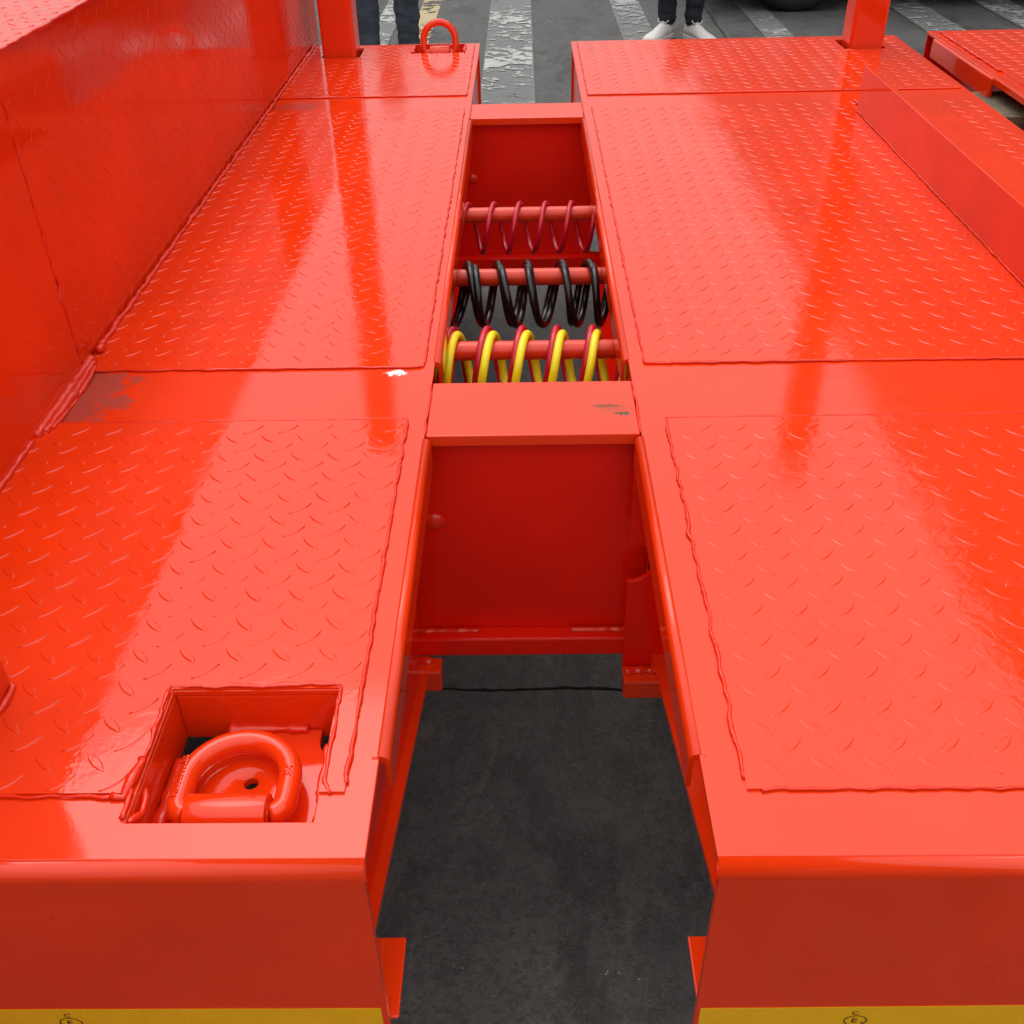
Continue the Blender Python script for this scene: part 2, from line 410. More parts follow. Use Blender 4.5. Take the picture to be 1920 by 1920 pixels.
def rear_face(x0, x1):
    prof = []; t = .006; zb = -.30
    for i in range(9):
        a = pi/2*i/8; prof.append((YF+RB-RB*sin(a), -RB+RB*cos(a)))
    prof.append((YF, zb)); prof.append((YF+t, zb))
    for i in range(8, -1, -1):
        a = pi/2*i/8; prof.append((YF+RB-(RB-t)*sin(a), -RB+(RB-t)*cos(a)))
    bm = bmesh.new()
    A = [bm.verts.new((x0, y, z)) for y, z in prof]; B = [bm.verts.new((x1, y, z)) for y, z in prof]; n = len(prof)
    for i in range(n):
        f = bm.faces.new((A[i], A[(i+1) % n], B[(i+1) % n], B[i])); f.smooth = i < 8 or (i > 10 and i < n-1)
    fa = bm.faces.new(A); fb = bm.faces.new(B)
    return link('rear_panel', bm, 'paint', T)
rear_face(-.75, XL-.0005); rear_face(XR+.0005, 1.116)
# small burr at the bend corners
weld(T, [(XL-.002, YF+.020, -.001), (XL-.001, YF+.004, -.010), (XL-.001, YF+.001, -.022)], .0018, 3, .0003, lump=.5)
weld(T, [(XR+.002, YF+.020, -.001), (XR+.001, YF+.004, -.010), (XR+.001, YF+.001, -.022)], .0022, 4, .0003, lump=.5)
# --- tread plates
ex, ey, ez = (1, 0, 0), (0, 1, 0), (0, 0, 1)
h_p = [(POCK[0], .512), (POCK[1], .512), (POCK[1], POCK[3]), (POCK[0], POCK[3])]
# left near plate: the pocket cuts its rear edge, so the outline itself has a notch
def notched():
    ax, ay = Vector(ex), Vector(ey)
    y0, y1, x0, x1 = .540, 1.133, WX, -.156
    bm = bmesh.new()
    poly(bm, [[(x0, y0, 0), (POCK[0]-.004, y0, 0), (POCK[0]-.001, POCK[3]+.001, 0), (POCK[1]+.001, POCK[3]+.001, 0), (POCK[1]+.001, y0, 0), (x1, y0, 0), (x1, y1, 0), (x0, y1, 0)]], (0, 0, .0026))
    bmesh.ops.recalc_face_normals(bm, faces=bm.faces[:])
    for i in range(-12, 12):
        for j in range(-12, 12):
            for k in (0, 1):
                u = -.375+(i+.5*k)*.0453; v = .917+(j+.5*k)*.0431
                if not (x0+.006 < u < x1-.006 and y0+.006 < v < y1-.006): continue
                if POCK[0]-.012 < u < POCK[1]+.008 and v < POCK[3]+.012: continue
                d = min(u-x0, x1-u, v-y0, y1-v); L = .0305*(1 if d > .0115 else max(.35, d/.0115))
                lug(bm, Vector((u, v, .0026)), radians(-44 if k == 0 else 42)+random.uniform(-.03, .03), Vector(ex), Vector(ey), Vector(ez), L=L, H=.0012*(.75+.45*random.random()))
    return link('tread_plate', bm, 'tread_left', T, 0, False, recalc=False)
notched()
tread_plate(T, 'tread_left', (0, 0, 0), ex, ey, WX, -.146, 1.277, 2.600, -.372, 1.950)
tread_plate(T, 'tread', (0, 0, 0), ex, ey, WX, -.146, 2.718, 3.300, -.372, 3.0,
            holes=[[(PK2[0], PK2[2]), (PK2[1], PK2[2]), (PK2[1], PK2[3]), (PK2[0], PK2[3])], [(LP[0], LP[2]), (LP[1], LP[2]), (LP[1], LP[3]), (LP[0], LP[3])]])
tread_plate(T, 'tread', (0, 0, 0), ex, ey, .178, 1.10, .540, 1.128, .337, .951)
tread_plate(T, 'tread', (0, 0, 0), ex, ey, .166, 1.10, 1.280, 2.590, .350, 1.930)
tread_plate(T, 'tread', (0, 0, 0), ex, ey, .162, 1.105, 2.702, 3.305, .350, 3.0,
            holes=[[(RP[0], RP[2]), (RP[1], RP[2]), (RP[1], RP[3]), (RP[0], RP[3])]])
# --- welds around the tread plates
Wd = [([(-.156, 1.133, .003), (-.156, .545, .003)], .0026, .0016), ([(WX, 1.135, .003), (-.156, 1.135, .003)], .0017, .0008),
      ([(WX, .539, .003), (-.345, .537, .003)], .0024, .0016),
      ([(-.146, 1.277, .003), (-.146, 2.6, .003)], .0022, .0014), ([(WX, 1.276, .003), (-.146, 1.276, .003)], .0026, .0012),
      ([(WX, 2.717, .003), (-.146, 2.717, .003)], .003, .0012), ([(-.146, 2.717, .003), (-.146, 3.3, .003)], .0022, .0012),
      ([(.178, 1.126, .003), (.178, .548, .003)], .0026, .0018), ([(.178, 1.13, .003), (1.1, 1.13, .003)], .0016, .0008),
      ([(.190, .540, .003), (1.1, .540, .003)], .0020, .0022),
      ([(.166, 1.28, .003), (.166, 2.59, .003)], .0022, .0014), ([(.166, 1.278, .003), (1.1, 1.278, .003)], .003, .0014),
      ([(.162, 2.701, .003), (1.1, 2.701, .003)], .003, .0012), ([(.162, 2.701, .003), (.162, 3.3, .003)], .0022, .0012),
      # crossbeam joints
      ([(XL, 1.098, .001), (XL, 1.232, .001)], .0018, .0008), ([(XR, 1.098, .001), (XR, 1.232, .001)], .0022, .001),
      ([(XL, 2.516, .001), (XL, 2.638, .001)], .0018, .0008), ([(XR, 2.516, .001), (XR, 2.638, .001)], .0022, .001)]
for i, (pth, r, wob) in enumerate(Wd): weld(T, [(a, b, c-.001) for a, b, c in pth], r*.72, 10+i, wob*.8, flat=.8, lump=.28)
# --- raised left side: tall tread plate wall with a flat top
WT = .418
tread_plate(T, 'tread_left', (WX-.006, 0, 0), ey, ez, 1.282, 3.41, -.25, WT, 1.5, .03, label='tall upright tread plate side wall')
plate('side_wall', 'paint', T, [[(WX, .05, -.30), (WX, 1.279, -.30), (WX, 1.279, WT), (WX, .05, WT)]], (-.006, 0, 0))
tread_plate(T, 'tread', (0, 0, WT), ex, ey, -1.25, WX, .05, 3.41, -.9, 1.5, label='flat tread plate top of the raised side')
plate('end_wall', 'paint', T, [[(WX-.007, 3.412, -.3), (-1.25, 3.412, -.3), (-1.25, 3.412, WT-.002), (WX-.007, 3.412, WT-.002)]], (0, .006, 0))
weld(T, [(WX, 1.281, .02), (WX, 1.281, WT)], .0022, 41, .003, up=(1, 0, 0), lump=.6)
weld(T, [(WX+.002, .3, .003), (WX+.002, 1.09, .004)], .0042, 42, .0012)
weld(T, [(WX+.003, 1.33, .005), (WX+.003, 3.31, .005)], .0045, 43, .0014)
weld(T, [(WX+.002, .05, WT+.002), (WX+.002, 3.31, WT+.002)], .0024, 44, .0014)
# folded fillet strip between wall and deck at the crossbeam
for k, (dx, rr, sd_) in enumerate(((.002, .0085, 141), (.010, .0065, 142), (.017, .0040, 143))):
    weld(T, [(WX+dx, 1.10+.01*k, .004), (WX+dx+.002, 1.19, .006-.003*k), (WX+dx, 1.31-.01*k, .005)], rr, sd_, .0012, lump=.13, flat=.8)
weld(T, [(WX+.006, 1.325, .010), (WX+.012, 1.34, .012)], .009, 45, .002, lump=.5)
# short upright plate standing on the near left of the deck
plate('hinge_plate', 'paint', T, [[(-.484, .478, .006), (-.484, .664, .006), (-.484, .664, .26), (-.484, .478, .26)]], (-.012, 0, 0), .002)
weld(T, [(-.483, .50, .004), (-.482, .66, .004), (-.496, .672, .004)], .0035, 46, .001)
# --- edge lips: rounded channel edges let in between the crossbeams
def lip(xe, sgn, y0, y1, drop=.042):
    """sgn=+1: lip bulges towards +x (left deck); -1 towards -x"""
    r = .0078; prof = [(xe-sgn*.0022, .0004)]
    for i in range(8):
        a = pi/2*i/7; prof.append((xe+sgn*(.0085-r+r*sin(a)), .0004-r+r*cos(a)))
    prof.append((xe+sgn*.0085, -drop)); prof.append((xe+sgn*.004, -drop))
    prof.append((xe+sgn*.004, -.008)); prof.append((xe+sgn*.0006, -.0072)); prof.append((xe+sgn*.0006, .0001)); prof.append((xe-sgn*.0022, .0001))
    bm = bmesh.new(); n = len(prof)
    A = [bm.verts.new((x, y0, z)) for x, z in prof]; B = [bm.verts.new((x, y1, z)) for x, z in prof]
    for i in range(n):
        f = bm.faces.new((A[i], A[(i+1) % n], B[(i+1) % n], B[i])); f.smooth = 0 <= i < 8
    bm.faces.new(A); bm.faces.new(B)
    return link('edge_lip', bm, 'paint', T)
for y0, y1 in ((.578, 1.088), (1.292, 2.500)): lip(XL, 1, y0, y1); lip(XR, -1, y0, y1)
weld(T, [(XL-.006, .577, .0), (XL+.005, .577, -.001)], .0013, 51, .0004); weld(T, [(XR+.006, .577, .0), (XR-.005, .577, -.001)], .0013, 52, .0004)
# --- webs and bottom flanges under the decks
for s, xw in ((-1, -.19), (1, .203)):
    bx('beam_web', 'paint_in', T, *(sorted((xw, xw+s*.008))), 1.236, 2.524, -.398, -.0065)
    bx('beam_flange', 'paint_in', T, *(sorted((xw-s*.027, xw+s*.06))), 1.236, 2.524, -.410, -.400)
    xf = XL-.008 if s < 0 else XR+.008
    bx('beam_web', 'paint_in', T, *(sorted((xf, xf+s*.008))), 2.660, 3.30, -.33, -.0065)
    # tapered near beam
    xi = -.150 if s < 0 else .178
    sl, z1 = (.374, -.405) if s < 0 else (.342, -.378)
    ya, yb = .476, 1.092
    za = z1+sl*(yb-ya); wo = .012 if s < 0 else .05
    plate('tapered_flange', 'paint', T, [[(xi, ya, za), (xi, yb, z1), (xi+s*.10, yb, z1), (xi+s*.10, ya, za)]], (0, 0, -.008))
    plate('tapered_web', 'paint_in', T, [[(xi+s*wo, ya, za+.001), (xi+s*wo, yb, z1+.001), (xi+s*wo, yb, -.0065), (xi+s*wo, ya, -.0065)]], (s*.008, 0, 0))
# rear bottom flange just behind the rear panels
bx('bottom_flange', 'paint', T, -.75, -.124, YF+.0065, .550, -.237, -.233)
bx('bottom_flange', 'paint', T, .150, 1.11, YF+.0065, .550, -.237, -.233)
# outer right side beam and the far end closing plates
bx('side_beam', 'paint', T, 1.104, 1.112, .48, 3.30, -.34, -.0065)
bx('end_plate', 'paint', T, -.75, XL-.002, 3.302, 3.308, -.34, -.0065); bx('end_plate', 'paint', T, XR+.002, 1.103, 3.302, 3.308, -.34, -.0065)
bx('shade_skirt', 'paint', T, -1.262, -1.256, .05, 3.30, -.52, WT-.01)  # unseen skirts added to keep side light off the ground under the deck
bx('shade_skirt', 'paint', T, 1.1125, 1.1155, .48, 3.30, -.55, -.008)
bx('chassis_web', 'paint_in', T, -.66, -.652, 1.0, 3.30, -.52, -.31); bx('chassis_web', 'paint_in', T, .66, .668, 1.0, 3.30, -.52, -.01)
# --- crossbeams
def crossbeam(y0, y1, holes):
    cb = bx('crossbeam', 'paint', T, XL+.001, XR-.001, y0, y1, -.017, -.0008, bev=.0015)
    for yy in (y0+.020, y1-.026):
        bx('beam_plate', 'paint_in', T, -.188, .168, yy, yy+.006, -.350, -.0175)
    bx('beam_foot', 'paint_in', T, -.188, .200, y0-.006, y0+.034, -.384, -.3505, bev=.003)
    return cb
M['paint_beam'] = paint('orange_red_beam_paint', RED, rough=.13, stains_and_patches=[
    dict(p=(.124, 1.146-1.9, .75), s=(.010, .0045, .2), c=(.13, .07, .02), n=170, a=1.8),
    dict(p=(.104, 1.166-1.9, .75), s=(.022, .0035, .2), c=(.16, .06, .02), n=230, a=2.4, o=.8),
    dict(p=(.112, 1.158-1.9, .75), s=(.022, .009, .2), c=(.14, .05, .02), n=330, a=4.6, o=.5)])
c1 = crossbeam(1.096, 1.233, 0); c1.data.materials[0] = M['paint_beam']
crossbeam(2.514, 2.640, 1)
# bottom weld and top strip on near beam
weld(T, [(-.185, 1.108, -.349), (-.07, 1.108, -.349)], .004, 61, .001, mat='weld'); weld(T, [(.06, 1.108, -.349), (.16, 1.108, -.349)], .0045, 62, .001)
weld(T, [(-.1, 1.1165, -.0185), (.12, 1.1165, -.0185)], .001, 63, .0002)
# plugs welded over holes
def plug(x, y, z, r):
    bm = bmesh.new(); bmesh.ops.create_uvsphere(bm, u_segments=28, v_segments=14, radius=1)
    for v in bm.verts:
        n = 1+.06*noise.noise(v.co*2.5)
        v.co = Vector((x+v.co.x*r*n, y+v.co.y*r*.38, z+v.co.z*r*.8*n))
    link('plug', bm, 'weld', T, 0, True)
plug(-.131, 1.1165, -.152, .017); plug(-.132, 2.534, -.152, .015)
# right stiffener with its half round cope, feet blocks
def stiffener(x, y, z0, z1, w_, s, zc, r):
    pts = [(x, y, z1), (x, y, zc+r)]
    for i in range(1, 16):
        a = pi/2-pi*i/16; pts.append((x+s*r*1.05*cos(a), y, zc+r*sin(a)))
    pts += [(x, y, zc-r), (x, y, z0), (x+s*w_, y, z0), (x+s*w_, y, z1)]
    plate('stiffener', 'paint_in', T, [pts], (0, .008, 0), .001)
stiffener(.1365, 1.080, -.405, -.018, .07, 1, -.200, .034)
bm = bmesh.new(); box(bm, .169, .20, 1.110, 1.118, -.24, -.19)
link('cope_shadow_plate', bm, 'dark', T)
bx('foot_block', 'paint', T, -.215, -.131, 1.056, 1.088, -.424, -.384, bev=.003)
bx('foot_block', 'paint', T, .136, .225, 1.044, 1.078, -.430, -.395, bev=.003)
weld(T, [(-.2, 1.080, -.384), (-.136, 1.080, -.384)], .0085, 64, .002, lump=.6)
weld(T, [(.139, 1.066, -.393), (.18, 1.066, -.393), (.186, 1.070, -.384), (.215, 1.070, -.384)], .0085, 65, .002, lump=.6)
# rods across the gap
RODS = [(1.440, -.060), (1.722, -.060), (2.028, -.058)]
for y, z in RODS:
    bm = bmesh.new(); tube(bm, [(-.189, y, z), (-.1, y, z), (.1, y, z), (.202, y, z)], .0152, 28); link('hose_rod', bm, 'rod', T, .001, True)
    o = T.children[-1]; 
# --- guide rail on the right deck
bm = bmesh.new(); box(bm, .788, .802, .9, 2.508, .0045, .105); link('guide_rail', bm, 'paint', T, .0012)
bx('rail_foot', 'paint', T, .8025, .990, .9, 2.598, .0045, .0085, bev=.002)
weld(T, [(.788, .9, .005), (.788, 2.508, .005)], .0018, 66, .0008)
# --- lashing ring pockets
def pocket(P, zf, ring):
    x0, x1, y0, y1 = P; t = .005
    pk = bx('pocket_box', 'paint', T, x0-t, x0, y0-t, y1+t, zf-.012, -.0065)
    for a in ((x1, x1+t, y0-t, y1+t), (x0, x1, y0-t, y0), (x0, x1, y1, y1+t)):
        bx('pocket_box', 'paint', T, *a, zf-.012, -.0065)
    return pk
pocket(POCK, -.052, 0); pocket(PK2, -.052, 0)
def ring_floor(P, zf, cx, cy):
    x0, x1, y0, y1 = P; x0 += .001; x1 -= .001; y1 -= .001; y0 += .001
    def arc(cxx, cyy, r, a0, a1, n=8): return [(cxx+r*cos(radians(a0+(a1-a0)*i/n)), cyy+r*sin(radians(a0+(a1-a0)*i/n)), zf) for i in range(n+1)]
    out = [(x0, y0, zf), (x1, y0, zf), (x1, y1-.034, zf)] + arc(x1, y1-.014, .020, 270, 180)[0:] + [(x1-.020, y1, zf), (x0+.045, y1, zf), (x0+.040, y1-.020, zf)]
    out += [(x0+.030, y1-.030, zf), (x0+.018, y1-.038, zf), (x0, y1-.040, zf)]
    hole = [(cx+.0068*cos(2*pi*i/20), cy+.0068*sin(2*pi*i/20), zf) for i in range(20)]
    plate('pocket_floor', 'paint', T, [out, hole], (0, 0, -.008), .001)
    # domed boss inside the ring
    bm = bmesh.new(); n = 40; rs = [(.0068, -.008), (.0068, .0006), (.030, .0006), (.038, .0002), (.039, -.001)]
    R = [[bm.verts.new((cx-.008+(q*cos(2*pi*i/n))*(1.1 if q > .01 else 1)+(.008 if q < .01 else .004 if q < .03 else 0), cy-.004+q*sin(2*pi*i/n)+(.004 if q < .01 else 0), zf+h)) for i in range(n)] for q, h in rs]
    for a, b in zip(R, R[1:]):
        for i in range(n): bm.faces.new((a[i], a[(i+1) % n], b[(i+1) % n], b[i]))
    link('boss', bm, 'paint', T, 0, True)
ring_floor(POCK, -.052, -.254, .592)
weld(T, [(-.288, .6555, -.050), (-.208, .6555, -.050)], .0065, 71, .001, lump=.4)
weld(T, [(-.324, .52, -.050), (-.324, .622, -.050)], .006, 72, .001, lump=.4); weld(T, [(-.185, .52, -.050), (-.185, .62, -.050)], .006, 73, .001, lump=.5)
# messy welds round the cut-out
weld(T, [(POCK[0]-.004, .515, .002), (POCK[0]-.0035, .60, .003), (POCK[0]-.003, .66, .004), (-.26, POCK[3]+.003, .004), (POCK[1]+.003, POCK[3]+.004, .004), (POCK[1]+.004, .60, .004), (POCK[1]+.003, .55, .002), (POCK[1]+.012, .535, .001)], .0019, 74, .0014, lump=.5)
weld(T, [(-.350, .538, .003), (-.341, .536, .002), (-.337, .55, .004), (-.335, .58, .004)], .0028, 75, .0015, lump=.6)
weld(T, [(POCK[0]-.001, .516, -.004), (POCK[0]+.004, .53, -.012), (POCK[0]+.002, .56, -.010)], .0032, 76, .0015, lump=.5)
weld(T, [(POCK[1]-.001, .53, -.008), (POCK[1]-.002, .56, -.006), (POCK[1]-.001, .60, -.006)], .003, 77, .0015, lump=.6)

def d_ring(cx, cy, z, R, leg, r, tilt, clipw, clipr, label, name='lashing_ring', text=True, shackle_mat='paint'):
    """D ring hinged at (cx, cy, z); tilt 0 = lying towards +y, 90 = standing up"""
    ca_, sa_ = cos(radians(tilt)), sin(radians(tilt))
    def W(u, v, wz=0): return Vector((cx+u, cy+v*ca_-wz*sa_, z+v*sa_+wz*ca_))
    pts = []; q = .014
    pts.append((-clipw/2-.001, 0)); 
    for i in range(7):
        a = radians(270-90*i/6); pts.append((-R+q+q*cos(a), q+q*sin(a)))
    n0 = len(pts)
    for i in range(1, 6): pts.append((-R, q+(leg-q)*i/5))
    for i in range(1, 32):
        a = pi-pi*i/32; pts.append((R*cos(a), leg+R*sin(a)))
    for i in range(0, 6): pts.append((R, leg-(leg-q)*i/5))
    for i in range(1, 7):
        a = radians(-90*i/6); pts.append((R-q+q*cos(a), q+q*sin(a)))
    pts.append((clipw/2+.001, 0))
    bm = bmesh.new(); tube(bm, [W(u, v) for u, v in pts], r, 20)
    rg = link(name, bm, 'paint', T, 0, True)
    # saddle clip holding the ring
    bm = bmesh.new(); n = 24; A = []; B = []
    prof = [(-clipr*1.05, -.035)] + [(clipr*cos(pi-pi*i/n), clipr*sin(pi-pi*i/n)) for i in range(n+1)] + [(clipr*1.05, -.035)]
    for px, pz in prof:
        A.append(bm.verts.new((cx-clipw/2, cy+px, z+pz))); B.append(bm.verts.new((cx+clipw/2, cy+px, z+pz)))
    for i in range(len(prof)-1):
        f = bm.faces.new((A[i], A[i+1], B[i+1], B[i])); f.smooth = True
    bm.faces.new(A); bm.faces.new(B)
    cl = link('ring_clip', bm, 'paint', T, .0012)
    if text:
        def wrap(body, size, path0, dirv, across, centre_ang):
            tcv = bpy.data.curves.new('t', 'FONT'); tcv.body = body; tcv.size = size; tcv.extrude = .0012; tcv.offset = .0001; tcv.resolution_u = 2
            to = bpy.data.objects.new('t', tcv); sc.collection.objects.link(to); dg = bpy.context.evaluated_depsgraph_get()
            me = bpy.data.meshes.new_from_object(to.evaluated_get(dg)); sc.collection.objects.unlink(to); bpy.data.objects.remove(to)
            b = bmesh.new(); b.from_mesh(me)
            bmesh.ops.triangulate(b, faces=b.faces[:])
            for v in b.verts:
                th = centre_ang+(v.co.y-size*.35)/r; rr = r+v.co.z
                base = Vector(path0)+Vector(dirv)*v.co.x
                v.co = base+Vector(across)*(rr*sin(th))+Vector((0, 0, 1))*(rr*cos(th))
            link('embossed_marking', b, 'paint', rg, 0, False)
        # left leg: reads upwards, so letters' tops face left
        wrap('MBS26500LBS', .0078, (cx-R, cy+.012, z), (.0, 1, 0), (-1, 0, 0), radians(14))
        wrap('3/4', .0095, (cx+R, cy+.034, z), (0, 1, 0), (-1, 0, 0), radians(5))
    return rg
d_ring(-.259, .541, -.030, .0462, .036, .0102, 0, .070, .0185, '')
d_ring(-.2465, 3.222, -.006, .0465, .036, .0098, 80, .058, .020, '', text=False)
# floor of the far pocket
bx('pocket_floor', 'paint', T, PK2[0], PK2[1], PK2[2], PK2[3], -.060, -.052)
weld(T, [(PK2[0]-.003, PK2[2], .004), (PK2[0]-.003, PK2[3], .004), (PK2[1]+.003, PK2[3], .004), (PK2[1]+.003, PK2[2], .004)], .0034, 78, .0015, lump=.6)
# --- yellow reflective tape with its approval mark
def tape(x0, x1, ztop0, ztop1, mx, rot):
    bm = bmesh.new(); y = YF-.0006; N = 40; U = []; L = []
    for i in range(N+1):
        x = x0+(x1-x0)*i/N; zt = ztop0+(ztop1-ztop0)*min(1, i/N*3)+.0005*noise.noise(Vector((x*20, 0, 0)))
        U.append(bm.verts.new((x, y, zt))); L.append(bm.verts.new((x, y, -.262)))
    for i in range(N): bm.faces.new((U[i], U[i+1], L[i+1], L[i]))
    r = bmesh.ops.extrude_face_region(bm, geom=bm.faces[:])
    bmesh.ops.translate(bm, verts=[g for g in r['geom'] if isinstance(g, bmesh.types.BMVert)], vec=(0, .0004, 0))
    tp = link('reflective_tape', bm, 'tape', T)
    zc = -.2275
    def put(body, size, px, pz, nm='printed_mark', font_sh=0):
        tcv = bpy.data.curves.new('t', 'FONT'); tcv.body = body; tcv.size = size; tcv.align_x = 'CENTER'; tcv.align_y = 'CENTER'; tcv.shear = font_sh
        to = bpy.data.objects.new('t', tcv); sc.collection.objects.link(to); dg = bpy.context.evaluated_depsgraph_get()
        me = bpy.data.meshes.new_from_object(to.evaluated_get(dg)); sc.collection.objects.unlink(to); bpy.data.objects.remove(to)
        b = bmesh.new(); b.from_mesh(me)
        c_, s_ = cos(rot), sin(rot)
        for v in b.verts:
            a, bb = v.co.x*1.15, v.co.y
            v.co = Vector((mx+(px+a)*c_-(pz+bb)*s_, y-.0004, zc+(px+a)*s_+(pz+bb)*c_))
        link(nm, b, 'ink', tp, 0, False, recalc=False)
    put('E', .011, -.001, 0); put('1', .006, .0062, -.003); put('C', .0085, -.002, .0128)
    put('104R - 00821', .006, .010, -.0135)
    bm = bmesh.new(); n = 40; c_, s_ = cos(rot), sin(rot)
    A = []; B = []
    for i in range(n):
        a = 2*pi*i/n
        for lst, q in ((A, 1.0), (B, .89)):
            u, v = .0105*q*cos(a), .0088*q*sin(a); lst.append(bm.verts.new((mx+u*c_-v*s_, y-.0004, zc+u*s_+v*c_)))
    for i in range(n): bm.faces.new((A[i], A[(i+1) % n], B[(i+1) % n], B[i]))
    link('printed_mark', bm, 'ink', tp, 0, False, recalc=False)
tape(-.75, XL-.006, -.2065, -.2045, -.4215, radians(-8))
tape(XR+.004, 1.11, -.2065, -.2025, .2885, 0)
# wheels carry the trailer out of view: axle and tyres under the far half
def wheel(parent, x, y, r, wd, axis='x', rimm='chrome'):
    bm = bmesh.new(); prof = [(r*.58, -wd*.46), (r*.80, -wd*.5), (r*.95, -wd*.46), (r, -wd*.34), (r, wd*.34), (r*.95, wd*.46), (r*.80, wd*.5), (r*.58, wd*.46)]
    n = 56; R = []
    for q, a in prof:
        ring = []
        for i in range(n):
            t = 2*pi*i/n
            ring.append(bm.verts.new((x+a, y+q*cos(t), GZ+r+q*sin(t)) if axis == 'x' else (x+q*cos(t), y+a, GZ+r+q*sin(t))))
        R.append(ring)
    for a, b in zip(R, R[1:]+R[:1]):
        for i in range(n): bm.faces.new((a[i], a[(i+1) % n], b[(i+1) % n], b[i]))
    wh = link('wheel', bm, 'rubber', parent, 0, True)
    bm = bmesh.new(); R = []
    for q, a in ((.03, -wd*.30), (r*.2, -wd*.36), (r*.5, -wd*.25), (r*.60, -wd*.46), (r*.60, wd*.4)):
        ring = []
        for i in range(n):
            t = 2*pi*i/n
            ring.append(bm.verts.new((x+a, y+q*cos(t), GZ+r+q*sin(t)) if axis == 'x' else (x+q*cos(t), y+a, GZ+r+q*sin(t))))
        R.append(ring)
    for a, b in zip(R, R[1:]):
        for i in range(n): bm.faces.new((a[i], a[(i+1) % n], b[(i+1) % n], b[i]))
    bm.faces.new(R[0])
    link('rim', bm, rimm, wh, 0, True)
    return wh
for xx in (-.92, .75): wheel(T, xx, 2.1, .34, .2)

# ================================================================ stake posts (stand in the deck cut-outs)
def stake(x0, x1, y0, y1, top, label):
    o = thing('stake_post', ((x0+x1)/2, (y0+y1)/2, -.1), label, 'post', 'square stake posts at the far end of the trailer')
    bm = bmesh.new(); box(bm, x0, x1, y0, y1, -.1, top); link('post_tube', bm, 'paint', o, .009)
    bm = bmesh.new(); box(bm, x0+.004, x1-.004, y0+.004, y1-.004, top, top+.006); link('end_cap', bm, 'paint', o, .002)
stake(-.582, -.485, 3.151, 3.256, 1.36, 'square orange red steel stake post standing beside the tall tread plate side wall')
stake(.935, 1.032, 3.143, 3.240, 1.50, 'square orange red steel stake post standing beyond the end of the low guide rail')

# ================================================================ coiled hoses hanging on the rods
def coil(name, mat, rod, R, r, pitch, ph, hand, label, cat, group, x0=-.186, x1=.199, dy=0, dz=0, wob=0.002, sd_=0, off=0, lean=0, ecc=0):
    y, z = rod; zc = z+.0152-(R-r)+2*r*0+r*0  # inner top of the coil rests on the rod
    zc += dz
    n = int((x1-x0)/pitch*30); pts = []
    for i in range(n+1):
        x = x0+(x1-x0)*i/n; th = 2*pi*(x-x0)/pitch+ph
        RR = R*(1+ecc*noise.noise(Vector((x*14, sd_, 0))))
        pts.append((x+wob*noise.noise(Vector((x*25, sd_, 3)))+lean*sin(th), y+dy-hand*RR*cos(th)*1.0, zc-(R-RR)+RR*sin(th)-(0)))
    t = thing(name, (x0, y, z), label, cat, group)
    bm = bmesh.new(); tube(bm, pts, r, 14); link('coiled_tube', bm, mat, t, 0, True)
    return t
G_ = 'coiled trailer hoses hanging in the centre gap'
PI2 = 2*pi
def phase(xtop, x0, pitch): return pi/2-PI2*(xtop-x0)/pitch
coil('coiled_hose', 'yellow_hose', RODS[0], .053, .0066, .0550, phase(-.113, -.186, .0550), 1, 'yellow coiled air hose wound with a crimson one on the nearest rod', 'hose', G_, wob=.003, sd_=1)
coil('coiled_hose', 'crimson_hose', RODS[0], .054, .0066, .0556, phase(-.1215, -.186, .0556), 1, 'crimson coiled air hose intertwined with the yellow one on the nearest rod', 'hose', G_, wob=.003, sd_=2, dy=.018, dz=.0)
coil('coiled_hose', 'black_hose', RODS[1], .054, .0066, .0545, phase(-.103, -.186, .0545), -1, 'black coiled cable on the middle rod, the rearmost of its twisted pair', 'hose', G_, wob=.010, sd_=3)
coil('coiled_hose', 'black_hose', RODS[1], .052, .0066, .0545, phase(-.098, -.186, .0545), -1, 'black coiled cable on the middle rod, wound in front of its twin', 'hose', G_, wob=.024, sd_=9, dy=-.012, dz=-.001)
coil('coiled_hose', 'crimson_hose', RODS[2], .0485, .0052, .0528, phase(-.119, -.186, .0528), 1, 'single thin crimson coiled hose hanging on the farthest rod', 'hose', G_, wob=.002, sd_=5)

# ================================================================ neighbouring trailer
N_ = thing('neighbour_trailer', (1.9, 1.9, GZ), 'second orange red trailer parked close alongside at the right edge', 'trailer')
bx('deck_plate', 'tread', N_, 1.228, 3.0, 2.0, 3.365, -.008, 0)
tread_plate(N_, 'tread', (0, 0, 0), ex, ey, 1.262, 3.0, 2.0, 3.35, 1.3, 2.1)
weld(N_, [(1.258, 2.86, .003), (1.258, 3.34, .003)], .004, 81, .0015, lump=.7)
lp = None
bm = bmesh.new(); box(bm, 1.212, 1.2275, 2.80, 3.26, -.052, .0005); link('edge_lip', bm, 'paint', N_, .0045)
bx('side_web', 'paint_in', N_, 1.300, 1.308, 2.0, 3.36, -.40, -.009)
bx('end_plate', 'paint_in', N_, 1.2285, 2.9, 3.350, 3.358, -.40, -.009)
bx('side_channel', 'paint', N_, 1.222, 1.2275, 2.0, 2.798, -.016, -.0005)
bx('side_beam', 'paint_in', N_, 1.31, 1.318, .3, 1.99, -.40, -.02)
for k in range(2): wheel(N_, 1.62+k*1.2, 2.6, .3, .2)
wb = thing('timber_block', (1.2, 2.7, -.12), 'weathered timber block wedged between the two trailers', 'wood block')
bm = bmesh.new(); box(bm, 1.125, 1.296, 2.62, 2.86, -.105, -.048); link('block', bm, 'wood', wb, .003)

